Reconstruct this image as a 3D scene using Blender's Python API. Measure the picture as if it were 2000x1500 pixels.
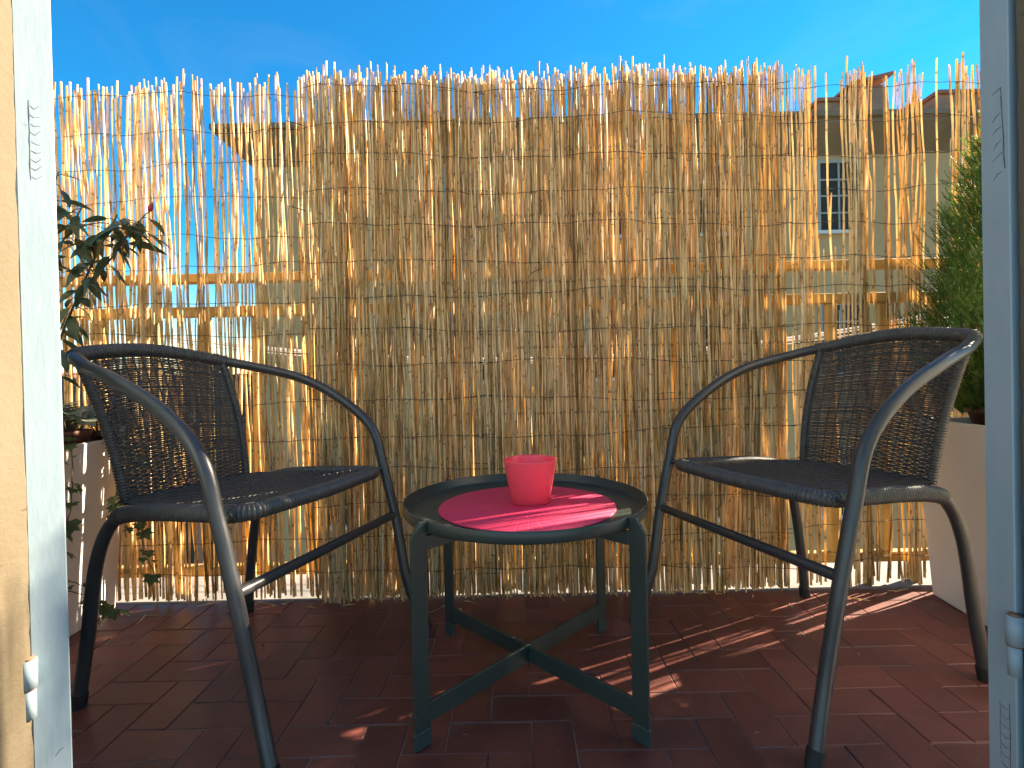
import bpy, math, random
from mathutils import Vector, Matrix
rnd = random.Random(11)
R = math.radians
for o in list(bpy.data.objects): bpy.data.objects.remove(o)
scene = bpy.context.scene
COL = scene.collection

# ------------------------------------------------------------------ camera, sky, sun, exposure
CAM_H = 0.63
cam_data = bpy.data.cameras.new('camera')
cam = bpy.data.objects.new('camera', cam_data); COL.objects.link(cam)
cam_data.sensor_width = 36.0
cam_data.lens = 36.0 * 964.04 / 2000.0
cam_data.clip_start = 0.02; cam_data.clip_end = 6000
_p, _r = 0.00832, 0.02168
_right = Vector((1, 0, 0)); _up = Vector((0, math.sin(_p), math.cos(_p))); _fw = Vector((0, math.cos(_p), -math.sin(_p)))
_R = _right * math.cos(_r) - _up * math.sin(_r); _U = _right * math.sin(_r) + _up * math.cos(_r)
cam.matrix_world = Matrix(((_R.x, _U.x, -_fw.x, 0), (_R.y, _U.y, -_fw.y, 0), (_R.z, _U.z, -_fw.z, CAM_H), (0, 0, 0, 1)))
scene.camera = cam

SUN_EL, SUN_AZ = R(29.0), R(65.5)            # azimuth from +Y towards +X
S = Vector((math.cos(SUN_EL) * math.sin(SUN_AZ), math.cos(SUN_EL) * math.cos(SUN_AZ), math.sin(SUN_EL)))
world = bpy.data.worlds.new('World'); scene.world = world; world.use_nodes = True
wn = world.node_tree; wn.nodes.clear()
wo = wn.nodes.new('ShaderNodeOutputWorld'); wb = wn.nodes.new('ShaderNodeBackground')
sky = wn.nodes.new('ShaderNodeTexSky'); sky.sky_type = 'NISHITA'; sky.sun_disc = False
sky.sun_elevation = SUN_EL; sky.sun_rotation = SUN_AZ
sky.altitude = 100; sky.air_density = 1.0; sky.dust_density = 0.05; sky.ozone_density = 3.0
hs = wn.nodes.new('ShaderNodeHueSaturation'); hs.inputs['Saturation'].default_value = 1.55
wn.links.new(sky.outputs[0], hs.inputs['Color'])
wtc = wn.nodes.new('ShaderNodeTexCoord'); wmp = wn.nodes.new('ShaderNodeMapping'); wmp.inputs['Scale'].default_value = (1.0, 1.0, 2.6); wmp.inputs['Rotation'].default_value = (0.3, 0.5, 0.2)
wnz = wn.nodes.new('ShaderNodeTexNoise'); wnz.inputs['Scale'].default_value = 3.2; wnz.inputs['Detail'].default_value = 7; wnz.inputs['Roughness'].default_value = 0.62; wnz.inputs['Distortion'].default_value = 0.8
wrp = wn.nodes.new('ShaderNodeValToRGB'); wrp.color_ramp.elements[0].position = 0.52; wrp.color_ramp.elements[0].color = (0,0,0,1); wrp.color_ramp.elements[1].position = 0.85; wrp.color_ramp.elements[1].color = (0.05,0.05,0.05,1)
wmx = wn.nodes.new('ShaderNodeMix'); wmx.data_type = 'RGBA'
wn.links.new(wtc.outputs['Generated'], wmp.inputs[0]); wn.links.new(wmp.outputs[0], wnz.inputs['Vector']); wn.links.new(wnz.outputs['Fac'], wrp.inputs[0])
wn.links.new(wrp.outputs[0], wmx.inputs['Factor']); wn.links.new(hs.outputs[0], wmx.inputs['A']); wmx.inputs['B'].default_value = (3.2, 3.6, 4.0, 1)     # thin cirrus veil
wn.links.new(wmx.outputs['Result'], wb.inputs[0])
wb.inputs[1].default_value = 0.058
wn.links.new(wb.outputs[0], wo.inputs[0])
sun_d = bpy.data.lights.new('sun', 'SUN'); sun_d.energy = 3.8; sun_d.angle = R(0.53); sun_d.color = (1.0, 0.94, 0.84)
sun = bpy.data.objects.new('sun', sun_d); COL.objects.link(sun)
sun.rotation_euler = S.to_track_quat('Z', 'Y').to_euler(); sun.location = (8, 4, 8)
scene.view_settings.view_transform = 'Standard'; scene.view_settings.look = 'None'
scene.view_settings.exposure = 2.6; scene.view_settings.gamma = 1.0; scene.view_settings.use_curve_mapping = False
scene.view_settings.use_white_balance = True; scene.view_settings.white_balance_temperature = 8000   # camera white balance set for shade
scene.render.engine = 'CYCLES'
scene.cycles.max_bounces = 7; scene.cycles.transmission_bounces = 6; scene.cycles.diffuse_bounces = 7

# ------------------------------------------------------------------ helpers
class MB:
    """collects vertices and faces for one mesh"""
    def __init__(s): s.v = []; s.f = []; s.sm = []
    def add(s, vs, fs, smooth=False):
        n = len(s.v); s.v += [tuple(v) for v in vs]; s.f += [tuple(i + n for i in f) for f in fs]; s.sm += [smooth] * len(fs); return s
    def box(s, x0, x1, y0, y1, z0, z1):
        return s.add([(x0,y0,z0),(x1,y0,z0),(x1,y1,z0),(x0,y1,z0),(x0,y0,z1),(x1,y0,z1),(x1,y1,z1),(x0,y1,z1)],
                     [(0,3,2,1),(4,5,6,7),(0,1,5,4),(1,2,6,5),(2,3,7,6),(3,0,4,7)])
    def bbox(s, x0, x1, y0, y1, z0, z1, b=0.002):
        """box with chamfered edges"""
        X = (x0, x1); Y = (y0, y1); Z = (z0, z1); vs = []; idx = {}
        for i in (0, 1):
            for j in (0, 1):
                for k in (0, 1):
                    dx, dy, dz = (b, -b)[i], (b, -b)[j], (b, -b)[k]
                    for a, p in enumerate(((X[i], Y[j]+dy, Z[k]+dz), (X[i]+dx, Y[j], Z[k]+dz), (X[i]+dx, Y[j]+dy, Z[k]))):
                        idx[(i,j,k,a)] = len(vs); vs.append(p)
        fs = []
        for i in (0, 1):
            q = [idx[(i,0,0,0)], idx[(i,1,0,0)], idx[(i,1,1,0)], idx[(i,0,1,0)]]; fs.append(q if i else q[::-1])
            q = [idx[(0,i,0,1)], idx[(0,i,1,1)], idx[(1,i,1,1)], idx[(1,i,0,1)]]; fs.append(q if i else q[::-1])
            q = [idx[(0,0,i,2)], idx[(1,0,i,2)], idx[(1,1,i,2)], idx[(0,1,i,2)]]; fs.append(q if i else q[::-1])
        for j in (0, 1):
            for k in (0, 1):
                q = [idx[(0,j,k,1)], idx[(1,j,k,1)], idx[(1,j,k,2)], idx[(0,j,k,2)]]; fs.append(q if (j ^ k) else q[::-1])
        for i in (0, 1):
            for k in (0, 1):
                q = [idx[(i,0,k,0)], idx[(i,1,k,0)], idx[(i,1,k,2)], idx[(i,0,k,2)]]; fs.append(q if not (i ^ k) else q[::-1])
        for i in (0, 1):
            for j in (0, 1):
                q = [idx[(i,j,0,0)], idx[(i,j,1,0)], idx[(i,j,1,1)], idx[(i,j,0,1)]]; fs.append(q if (i ^ j) else q[::-1])
        for i in (0, 1):
            for j in (0, 1):
                for k in (0, 1):
                    q = [idx[(i,j,k,0)], idx[(i,j,k,1)], idx[(i,j,k,2)]]; fs.append(q if (i + j + k) % 2 else q[::-1])
        return s.add(vs, fs)
    def tube(s, pts, rad, n=8, caps=True, smooth=True):
        pts = [Vector(p) for p in pts]; m = len(pts)
        if not hasattr(rad, '__len__'): rad = [rad] * m
        T = [(pts[min(i+1,m-1)] - pts[max(i-1,0)]).normalized() for i in range(m)]
        ref = Vector((0,0,1)) if abs(T[0].z) < 0.9 else Vector((1,0,0))
        N = (ref - T[0] * ref.dot(T[0])).normalized(); vs = []
        for i in range(m):
            N = (N - T[i] * N.dot(T[i])).normalized(); B = T[i].cross(N)
            for k in range(n):
                a = 2 * math.pi * k / n; vs.append(pts[i] + (N * math.cos(a) + B * math.sin(a)) * rad[i])
        fs = [(i*n+k, i*n+(k+1)%n, (i+1)*n+(k+1)%n, (i+1)*n+k) for i in range(m-1) for k in range(n)]
        s.add(vs, fs, smooth)
        if caps: s.add(vs[:n], [tuple(range(n))[::-1]]); s.add(vs[-n:], [tuple(range(n))])
        return s
    def lathe(s, prof, c=(0,0), n=48, smooth=True):
        vs = []; m = len(prof)
        for (r, z) in prof:
            for k in range(n):
                a = 2 * math.pi * k / n; vs.append((c[0] + r * math.cos(a), c[1] + r * math.sin(a), z))
        fs = [(i*n+k, i*n+(k+1)%n, (i+1)*n+(k+1)%n, (i+1)*n+k) for i in range(m-1) for k in range(n)]
        return s.add(vs, fs, smooth)
    def data(s, name, mat):
        me = bpy.data.meshes.new(name); me.from_pydata(s.v, [], s.f); me.validate()
        me.polygons.foreach_set('use_smooth', s.sm[:len(me.polygons)]) if len(me.polygons) == len(s.sm) else None
        if mat: me.materials.append(mat)
        me.update(); return me
    def build(s, name, mat, parent=None, **kw): return ob(name, s.data(name, mat), parent, **kw)

def ob(name, data, parent=None, loc=None, rot=None, label=None, cat=None, group=None, kind=None):
    o = bpy.data.objects.new(name, data); COL.objects.link(o)
    if parent: o.parent = parent
    if loc is not None: o.location = loc
    if rot is not None: o.rotation_euler = rot
    if label: o['label'] = label
    if cat: o['category'] = cat
    if group: o['group'] = group
    if kind: o['kind'] = kind
    return o
def thing(name, label, cat, loc=(0,0,0), rz=0.0, group=None):
    return ob(name, None, None, loc, (0,0,rz), label, cat, group)
def crom(pts, n=8):
    pts = [Vector(p) for p in pts]; P = [pts[0]*2 - pts[1]] + pts + [pts[-1]*2 - pts[-2]]; out = []
    for i in range(len(pts)-1):
        a, b, c, d = P[i:i+4]
        for k in range(n):
            t = k / n; out.append(0.5 * (2*b + (c-a)*t + (2*a-5*b+4*c-d)*t*t + (3*b-a-3*c+d)*t**3))
    out.append(pts[-1]); return out
def resample(pts, step):
    out = [pts[0].copy()]; acc = 0.0
    L = [0.0]
    for i in range(1, len(pts)): L.append(L[-1] + (pts[i]-pts[i-1]).length)
    n = max(2, int(L[-1] / step)); j = 0; out = []
    for k in range(n+1):
        d = L[-1] * k / n
        while j < len(pts)-2 and L[j+1] < d: j += 1
        t = (d - L[j]) / max(1e-9, L[j+1]-L[j]); out.append(pts[j].lerp(pts[j+1], t))
    return out

# ------------------------------------------------------------------ materials
def new_mat(name):
    m = bpy.data.materials.new(name); m.use_nodes = True; nt = m.node_tree
    return m, nt, nt.nodes['Principled BSDF']
def ramp(nt, stops):
    r = nt.nodes.new('ShaderNodeValToRGB'); el = r.color_ramp.elements
    while len(el) < len(stops): el.new(0.5)
    for e, (p, c) in zip(el, stops): e.position = p; e.color = (*c, 1)
    return r
def noise(nt, vec, scale, detail=4, rough=0.55):
    n = nt.nodes.new('ShaderNodeTexNoise'); n.inputs['Scale'].default_value = scale; n.inputs['Detail'].default_value = detail; n.inputs['Roughness'].default_value = rough
    if vec is not None: nt.links.new(vec, n.inputs['Vector'])
    return n
def coords(nt, scale=(1,1,1), rand=0.0, kind='Object'):
    tc = nt.nodes.new('ShaderNodeTexCoord'); mp = nt.nodes.new('ShaderNodeMapping'); mp.inputs['Scale'].default_value = scale
    nt.links.new(tc.outputs[kind], mp.inputs['Vector'])
    if rand:
        oi = nt.nodes.new('ShaderNodeObjectInfo'); mu = nt.nodes.new('ShaderNodeMath'); mu.operation = 'MULTIPLY'; mu.inputs[1].default_value = rand
        nt.links.new(oi.outputs['Random'], mu.inputs[0]); nt.links.new(mu.outputs[0], mp.inputs['Location'])
    return mp.outputs[0]
def mix(nt, a, b, fac, mode='MIX'):
    m = nt.nodes.new('ShaderNodeMix'); m.data_type = 'RGBA'; m.blend_type = mode
    for sock, val in ((m.inputs['Factor'], fac), (m.inputs['A'], a), (m.inputs['B'], b)):
        if hasattr(val, 'is_linked') or hasattr(val, 'node'): nt.links.new(val, sock)
        elif isinstance(val, (int, float)): sock.default_value = val
        else: sock.default_value = (*val, 1)
    return m.outputs['Result']
def bump(nt, bs, h, strength=0.2, dist=0.002):
    b = nt.nodes.new('ShaderNodeBump'); b.inputs['Strength'].default_value = strength; b.inputs['Distance'].default_value = dist
    nt.links.new(h, b.inputs['Height']); nt.links.new(b.outputs[0], bs.inputs['Normal'])
def mottled(name, c1, c2, scale=8, rough=0.6, bumps=0.15, bscale=60, bdist=0.002, metallic=0.0, spec=0.5, stretch=(1,1,1), rand=0.0, c3=None, rvar=0.0, kind='Object'):
    m, nt, bs = new_mat(name); v = coords(nt, stretch, rand, kind)
    n = noise(nt, v, scale); st = [(0.32, c1), (0.68, c2)]
    if c3: st = [(0.3, c1), (0.5, c2), (0.72, c3)]
    r = ramp(nt, st); nt.links.new(n.outputs['Fac'], r.inputs[0]); col = r.outputs[0]
    if rvar:
        oi = nt.nodes.new('ShaderNodeObjectInfo'); rr = ramp(nt, [(0, (1-rvar,)*3), (1, (1+rvar,)*3)]); nt.links.new(oi.outputs['Random'], rr.inputs[0])
        col = mix(nt, col, rr.outputs[0], 1.0, 'MULTIPLY')
    nt.links.new(col, bs.inputs['Base Color'])
    bs.inputs['Roughness'].default_value = rough; bs.inputs['Metallic'].default_value = metallic; bs.inputs['Specular IOR Level'].default_value = spec
    if bumps:
        nb = noise(nt, v, bscale, 5); bump(nt, bs, nb.outputs['Fac'], bumps, bdist)
    return m
def thin_leaf(name, c1, c2, trans=0.35, rough=0.45, scale=30, rvar=0.25):
    m, nt, bs = new_mat(name); v = coords(nt, (1,1,1), 30.0); n = noise(nt, v, scale)
    r = ramp(nt, [(0.35, c1), (0.65, c2)]); nt.links.new(n.outputs['Fac'], r.inputs[0])
    oi = nt.nodes.new('ShaderNodeObjectInfo'); rr = ramp(nt, [(0, (1-rvar,)*3), (1, (1+rvar,)*3)]); nt.links.new(oi.outputs['Random'], rr.inputs[0])
    col = mix(nt, r.outputs[0], rr.outputs[0], 1.0, 'MULTIPLY')
    nt.links.new(col, bs.inputs['Base Color']); bs.inputs['Roughness'].default_value = rough
    tr = nt.nodes.new('ShaderNodeBsdfTranslucent'); tc = mix(nt, col, (1.0, 1.2, 0.35), 0.6, 'MULTIPLY'); nt.links.new(col, tr.inputs[0])
    ms = nt.nodes.new('ShaderNodeMixShader'); ms.inputs[0].default_value = trans
    out = nt.nodes['Material Output']; nt.links.new(bs.outputs[0], ms.inputs[1]); nt.links.new(tr.outputs[0], ms.inputs[2]); nt.links.new(ms.outputs[0], out.inputs[0])
    return m

def make_reed_mat():
    m, nt, bs = new_mat('dry reed')
    oi = nt.nodes.new('ShaderNodeObjectInfo')
    base = ramp(nt, [(0.0, (0.50,0.31,0.12)), (0.12, (0.74,0.54,0.25)), (0.42, (0.87,0.685,0.385)), (0.75, (0.90,0.75,0.48)), (1.0, (0.88,0.80,0.62))])
    ge = nt.nodes.new('ShaderNodeNewGeometry'); ad = nt.nodes.new('ShaderNodeMath'); ad.operation = 'ADD'
    nt.links.new(oi.outputs['Random'], ad.inputs[0]); nt.links.new(ge.outputs['Random Per Island'], ad.inputs[1])
    frr = nt.nodes.new('ShaderNodeMath'); frr.operation = 'FRACT'; nt.links.new(ad.outputs[0], frr.inputs[0])
    nt.links.new(frr.outputs[0], base.inputs[0])
    v = coords(nt, (45, 45, 13), 90.0)
    n1 = noise(nt, v, 1.0, 3); p1 = ramp(nt, [(0.36, (0.56,0.42,0.27)), (0.46, (0.96,0.92,0.84)), (0.60, (1.14,1.14,1.14))]); nt.links.new(n1.outputs['Fac'], p1.inputs[0])
    col = mix(nt, base.outputs[0], p1.outputs[0], 0.8, 'MULTIPLY')
    # fine lengthwise fibres
    v2 = coords(nt, (900, 900, 12), 40.0); n2 = noise(nt, v2, 1.0, 2); p2 = ramp(nt, [(0.3, (0.84,0.80,0.74)), (0.7, (1.12,1.1,1.06))]); nt.links.new(n2.outputs['Fac'], p2.inputs[0])
    col = mix(nt, col, p2.outputs[0], 0.8, 'MULTIPLY')
    # dark growth rings at the joints
    sx = nt.nodes.new('ShaderNodeSeparateXYZ'); tc = nt.nodes.new('ShaderNodeTexCoord'); nt.links.new(tc.outputs['Object'], sx.inputs[0])
    mu = nt.nodes.new('ShaderNodeMath'); mu.operation = 'MULTIPLY_ADD'; mu.inputs[1].default_value = 5.3; nt.links.new(sx.outputs[2], mu.inputs[0])
    m7 = nt.nodes.new('ShaderNodeMath'); m7.operation = 'MULTIPLY'; m7.inputs[1].default_value = 37.0; nt.links.new(oi.outputs['Random'], m7.inputs[0]); nt.links.new(m7.outputs[0], mu.inputs[2])
    fr = nt.nodes.new('ShaderNodeMath'); fr.operation = 'FRACT'; nt.links.new(mu.outputs[0], fr.inputs[0])
    rg = ramp(nt, [(0.0, (0.22,0.13,0.08)), (0.02, (0.35,0.24,0.15)), (0.045, (1,1,1))]); nt.links.new(fr.outputs[0], rg.inputs[0])
    col = mix(nt, col, rg.outputs[0], 0.65, 'MULTIPLY')
    nt.links.new(col, bs.inputs['Base Color']); bs.inputs['Roughness'].default_value = 0.42; bs.inputs['Specular IOR Level'].default_value = 0.45
    bump(nt, bs, n2.outputs['Fac'], 0.25, 0.001)
    tr = nt.nodes.new('ShaderNodeBsdfTranslucent'); tcol = mix(nt, col, (1.08, 1.0, 0.79), 1.0, 'MULTIPLY'); nt.links.new(tcol, tr.inputs[0])
    ms = nt.nodes.new('ShaderNodeMixShader'); ms.inputs[0].default_value = 0.42
    out = nt.nodes['Material Output']; nt.links.new(bs.outputs[0], ms.inputs[1]); nt.links.new(tr.outputs[0], ms.inputs[2]); nt.links.new(ms.outputs[0], out.inputs[0])
    return m

M = {}
M['reed'] = make_reed_mat()
M['wire'] = mottled('rusty wire', (0.02,0.016,0.014), (0.06,0.035,0.022), 40, 0.6, 0)
M['tile'] = mottled('red clay tile', (0.132,0.038,0.031), (0.182,0.054,0.043), 9, 0.40, 0.25, 120, 0.0008, rand=50, c3=(0.160,0.052,0.042), rvar=0.18)
def dirty(m):
    """dust and stains that run across neighbouring tiles"""
    nt = m.node_tree; bs = nt.nodes['Principled BSDF']; g = nt.nodes.new('ShaderNodeNewGeometry'); src = bs.inputs['Base Color'].links[0].from_socket
    n = noise(nt, g.outputs['Position'], 4.5, 6, 0.65); r = ramp(nt, [(0.35, (0.70,0.70,0.72)), (0.55, (1,1,1)), (0.75, (1.18,1.16,1.14))]); nt.links.new(n.outputs['Fac'], r.inputs[0])
    c = mix(nt, src, r.outputs[0], 1.0, 'MULTIPLY')
    n2 = noise(nt, g.outputs['Position'], 38, 5, 0.7); r2 = ramp(nt, [(0.62, (0,0,0)), (0.74, (1,1,1))]); nt.links.new(n2.outputs['Fac'], r2.inputs[0])
    nt.links.new(mix(nt, c, (0.19,0.115,0.095), r2.outputs[0]), bs.inputs['Base Color'])
    r3 = ramp(nt, [(0.3, (0.34,)*3), (0.7, (0.55,)*3)]); nt.links.new(n.outputs['Fac'], r3.inputs[0]); nt.links.new(r3.outputs[0], bs.inputs['Roughness'])
dirty(M['tile'])
M['grout'] = mottled('grout', (0.06,0.04,0.035), (0.34,0.24,0.205), 7, 0.9, 0.3, 200)
M['frame'] = mottled('grey painted steel', (0.034,0.035,0.038), (0.042,0.043,0.046), 20, 0.36, 0.05, 300, 0.0005, spec=0.6)
M['wicker'] = mottled('dark plastic wicker', (0.054,0.048,0.044), (0.085,0.075,0.068), 60, 0.42, 0.1, 500, 0.0005)
M['rubber'] = mottled('black rubber', (0.012,0.012,0.013), (0.02,0.02,0.02), 30, 0.7, 0.1)
M['green'] = mottled('dark green painted steel', (0.028,0.040,0.035), (0.033,0.047,0.041), 14, 0.40, 0.06, 400, 0.0004, spec=0.5)
M['cap'] = mottled('dark green plastic foot', (0.022,0.042,0.042), (0.03,0.052,0.05), 20, 0.55, 0)
M['cup'] = mottled('coral red plastic', (0.88,0.085,0.125), (0.90,0.095,0.135), 10, 0.30, 0.05, 200, 0.0004)
M['planter'] = mottled('white planter plastic', (0.72,0.69,0.66), (0.78,0.75,0.72), 6, 0.5, 0.08, 150, 0.001)
M['soil'] = mottled('potting soil', (0.02,0.013,0.009), (0.06,0.04,0.025), 60, 0.95, 0.8, 90, 0.01)
M['brown_pot'] = mottled('brown plastic pot', (0.085,0.035,0.025), (0.12,0.05,0.035), 12, 0.5, 0.05)
M['stem'] = mottled('green brown stem', (0.06,0.06,0.03), (0.11,0.075,0.045), 40, 0.7, 0.3)
M['leaf'] = thin_leaf('dark glossy leaf', (0.038,0.068,0.036), (0.075,0.110,0.058), 0.25, 0.33)
M['ivy'] = thin_leaf('ivy leaf', (0.05,0.095,0.035), (0.12,0.17,0.07), 0.3, 0.45)
M['pale'] = thin_leaf('silvery green leaf', (0.15,0.18,0.13), (0.26,0.29,0.22), 0.3, 0.45)
M['conifer'] = thin_leaf('conifer spray', (0.055,0.125,0.022), (0.11,0.20,0.035), 0.45, 0.55, 18, 0.0)
M['bud'] = mottled('red flower bud', (0.28,0.01,0.03), (0.4,0.02,0.06), 50, 0.5, 0)
M['bamboo'] = mottled('bamboo pole', (0.30,0.185,0.07), (0.42,0.27,0.11), 5, 0.45, 0.1, stretch=(20,20,2))  # tan of the reed bundle pole, also used for litter and a far house
M['rail'] = mottled('ochre painted railing', (0.40,0.24,0.075), (0.50,0.32,0.11), 6, 0.6, 0.15, 60, stretch=(1,4,4))
M['ledge'] = mottled('grey concrete', (0.17,0.16,0.15), (0.27,0.255,0.24), 7, 0.85, 0.4, 60, 0.004)
M['line'] = mottled('white clothes line', (0.75,0.74,0.72), (0.82,0.81,0.8), 20, 0.5, 0)
M['facade'] = mottled('grey beige plaster', (0.44,0.265,0.125), (0.51,0.32,0.16), 0.7, 0.9, 0.2, 12, 0.02)
M['cornice'] = mottled('brown cornice', (0.17,0.11,0.065), (0.24,0.16,0.10), 1.5, 0.85, 0.1)
M['rooftile'] = mottled('terracotta roof', (0.24,0.105,0.06), (0.36,0.17,0.10), 3, 0.85, 0.3, 8, 0.03)
M['brick'] = mottled('brown chimney plaster', (0.22,0.14,0.09), (0.32,0.21,0.14), 2, 0.9, 0.3, 10, 0.02)
M['redwall'] = mottled('red plaster', (0.34,0.12,0.07), (0.42,0.16,0.10), 1.2, 0.9, 0.2, 10, 0.02)
M['whitewall'] = mottled('pale plaster', (0.60,0.56,0.50), (0.68,0.64,0.58), 0.6, 0.9, 0.1)
M['glass'] = mottled('dark window glass', (0.03,0.026,0.022), (0.05,0.042,0.035), 1, 0.45, 0, spec=0.15)
M['shutbrown'] = mottled('dark brown shutter', (0.05,0.035,0.025), (0.08,0.055,0.04), 3, 0.6, 0.1)
M['trim'] = mottled('pale stone trim', (0.55,0.53,0.50), (0.62,0.6,0.57), 3, 0.8, 0.1)
M['winframe'] = mottled('old grey window frame', (0.30,0.28,0.25), (0.36,0.34,0.30), 3, 0.8, 0.1)
M['ground'] = mottled('far ground', (0.14,0.13,0.10), (0.10,0.12,0.07), 0.05, 0.95, 0)
M['hill'] = mottled('far wooded hill', (0.06,0.085,0.06), (0.10,0.12,0.08), 0.02, 0.95, 0)
M['tree'] = thin_leaf('tree foliage', (0.03,0.06,0.018), (0.06,0.10,0.03), 0.25, 0.6, 1.0, 0.2)
M['crack'] = mottled('bare wood under paint', (0.06,0.06,0.06), (0.17,0.17,0.165), 80, 0.9, 0)
M['iron'] = mottled('painted iron hinge', (0.42,0.43,0.42), (0.55,0.56,0.55), 60, 0.55, 0.4, 150, 0.001)
M['rust'] = mottled('rusty hinge', (0.16,0.07,0.035), (0.30,0.15,0.09), 90, 0.85, 0.4, 150, 0.001)

def make_yellow():
    m, nt, bs = new_mat('yellow plaster'); v = coords(nt, (1,1,0.35)); n = noise(nt, v, 9, 6, 0.6)
    r = ramp(nt, [(0.25, (0.112,0.083,0.048)), (0.5, (0.135,0.104,0.064)), (0.75, (0.155,0.123,0.080))]); nt.links.new(n.outputs['Fac'], r.inputs[0])
    v2 = coords(nt, (1,1,6)); n2 = noise(nt, v2, 22, 2); sp = ramp(nt, [(0.70, (1,1,1)), (0.76, (0.55,0.45,0.35))]); nt.links.new(n2.outputs['Fac'], sp.inputs[0])
    nt.links.new(mix(nt, r.outputs[0], sp.outputs[0], 0.8, 'MULTIPLY'), bs.inputs['Base Color']); bs.inputs['Roughness'].default_value = 0.9
    nb = noise(nt, coords(nt), 90, 8, 0.7); bump(nt, bs, nb.outputs['Fac'], 0.5, 0.004); return m
M['yellow'] = make_yellow()
M['cream'] = mottled('added unseen cream', (0.78,0.73,0.60), (0.84,0.79,0.66), 3, 0.9, 0.2, 40, 0.004)  # bright cream for added surfaces out of view, mainly to bounce sunlight
def make_blue():
    m, nt, bs = new_mat('pale blue paint'); v = coords(nt, (1,1,0.25)); n = noise(nt, v, 30, 5, 0.6)
    r = ramp(nt, [(0.3, (0.265,0.345,0.38)), (0.6, (0.30,0.385,0.42))]); nt.links.new(n.outputs['Fac'], r.inputs[0])
    n2 = noise(nt, coords(nt), 60, 6, 0.7); sp = ramp(nt, [(0.66, (1,1,1)), (0.72, (0.55,0.56,0.56))]); nt.links.new(n2.outputs['Fac'], sp.inputs[0])
    nt.links.new(mix(nt, r.outputs[0], sp.outputs[0], 0.7, 'MULTIPLY'), bs.inputs['Base Color']); bs.inputs['Roughness'].default_value = 0.5
    nb = noise(nt, v, 120, 4); bump(nt, bs, nb.outputs['Fac'], 0.25, 0.0015); return m
M['blue'] = make_blue()
def make_matmat():
    m, nt, bs = new_mat('pressed pink mat')
    tc = nt.nodes.new('ShaderNodeTexCoord'); g = nt.nodes.new('ShaderNodeTexGradient'); g.gradient_type = 'RADIAL'; nt.links.new(tc.outputs['Object'], g.inputs[0])
    mu = nt.nodes.new('ShaderNodeMath'); mu.operation = 'MULTIPLY'; mu.inputs[1].default_value = 44; nt.links.new(g.outputs['Fac'], mu.inputs[0])
    fr = nt.nodes.new('ShaderNodeMath'); fr.operation = 'PINGPONG'; fr.inputs[1].default_value = 0.5; nt.links.new(mu.outputs[0], fr.inputs[0])
    ln = ramp(nt, [(0.0, (0,0,0)), (0.07, (1,1,1))]); nt.links.new(fr.outputs[0], ln.inputs[0])
    n = noise(nt, tc.outputs['Object'], 30, 5); r = ramp(nt, [(0.3, (0.70,0.028,0.100)), (0.7, (0.76,0.036,0.12))]); nt.links.new(n.outputs['Fac'], r.inputs[0])
    nt.links.new(r.outputs[0], bs.inputs['Base Color']); bs.inputs['Roughness'].default_value = 0.6
    bump(nt, bs, ln.outputs[0], 0.4, 0.0008); return m
M['mat'] = make_matmat()

# ------------------------------------------------------------------ setting: ground, balcony floor, ledge
MB().add([(-3000,-3000,-9),(3000,-3000,-9),(3000,3000,-9),(-3000,3000,-9)], [(0,1,2,3)]).build('ground', M['ground'], kind='structure')
slab = MB().box(-2.4, 2.7, 0.0, 1.436, -0.20, -0.0016).build('balcony_floor', M['grout'], kind='structure')
MB().box(-2.4, 2.7, -4.0, -0.001, -0.20, 0.0).build('room_floor_bounce', M['trim'], kind='structure')  # unseen pale floor behind the camera, added to bounce sun towards the table
CA, OX, OY = 0.0748, -0.128, 0.904
tile_h = MB().bbox(0.001, 2*CA-0.001, 0.001, CA-0.001, -0.014, 0.0, 0.0012).data('tile', M['tile'])
tile_v = MB().bbox(0.001, CA-0.001, 0.001, 2*CA-0.001, -0.014, 0.0, 0.0012).data('tile', M['tile'])
cells = []
for i in range(-32, 36):
    for j in range(-14, 12):
        c = (i - j) % 4
        if c == 1: w, h = 2, 1
        elif c == 0: w, h = 1, 2
        else: continue
        x, y = OX + (i-1)*CA, OY + (j-1)*CA
        # the herringbone: lying bricks start at c==1 (shifted), standing ones at c==0
        cells.append((x, y, w, h))
vis, rest, cuts = [], [], []
for (x, y, w, h) in cells:
    cx, cy = x + w*CA/2, y + h*CA/2
    if y < 1.425 and y + h*CA > 1.435 and x > -2.35 and x + w*CA < 2.65: cuts.append((x, y, w)); continue
    if y + h*CA > 1.435 or x < -2.35 or x + w*CA > 2.65 or y < 0.02: continue
    (vis if (cy > 0.70 and abs(cx) < 1.02*cy + 0.05) else rest).append((cy, x, y, w, h))
vis.sort(); rest += vis[300:]; vis = vis[:300]
for (_, x, y, w, h) in vis:
    o = ob('tile', tile_h if w == 2 else tile_v, slab, (x, y, rnd.uniform(-0.0006, 0.0008)), (rnd.gauss(0,0.003), rnd.gauss(0,0.003), rnd.gauss(0,0.003)))
edge = MB()
for (_, x, y, w, h) in rest: edge.bbox(x+0.001, x+w*CA-0.001, y+0.001, y+h*CA-0.001, -0.014, rnd.uniform(-0.001, 0.0006), 0.0012)
# cut tiles that close the pattern along the fence
for (x, y, w) in cuts: edge.bbox(x+0.001, x+w*CA-0.001, y+0.001, 1.4345, -0.014, rnd.uniform(-0.0006, 0.0006), 0.0012)
edge.build('outer_tile', M['tile'], slab, kind='stuff')
MB().box(-2.4, 2.7, 1.4375, 1.74, -0.20, -0.001).build('ledge', M['ledge'], kind='structure')

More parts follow.
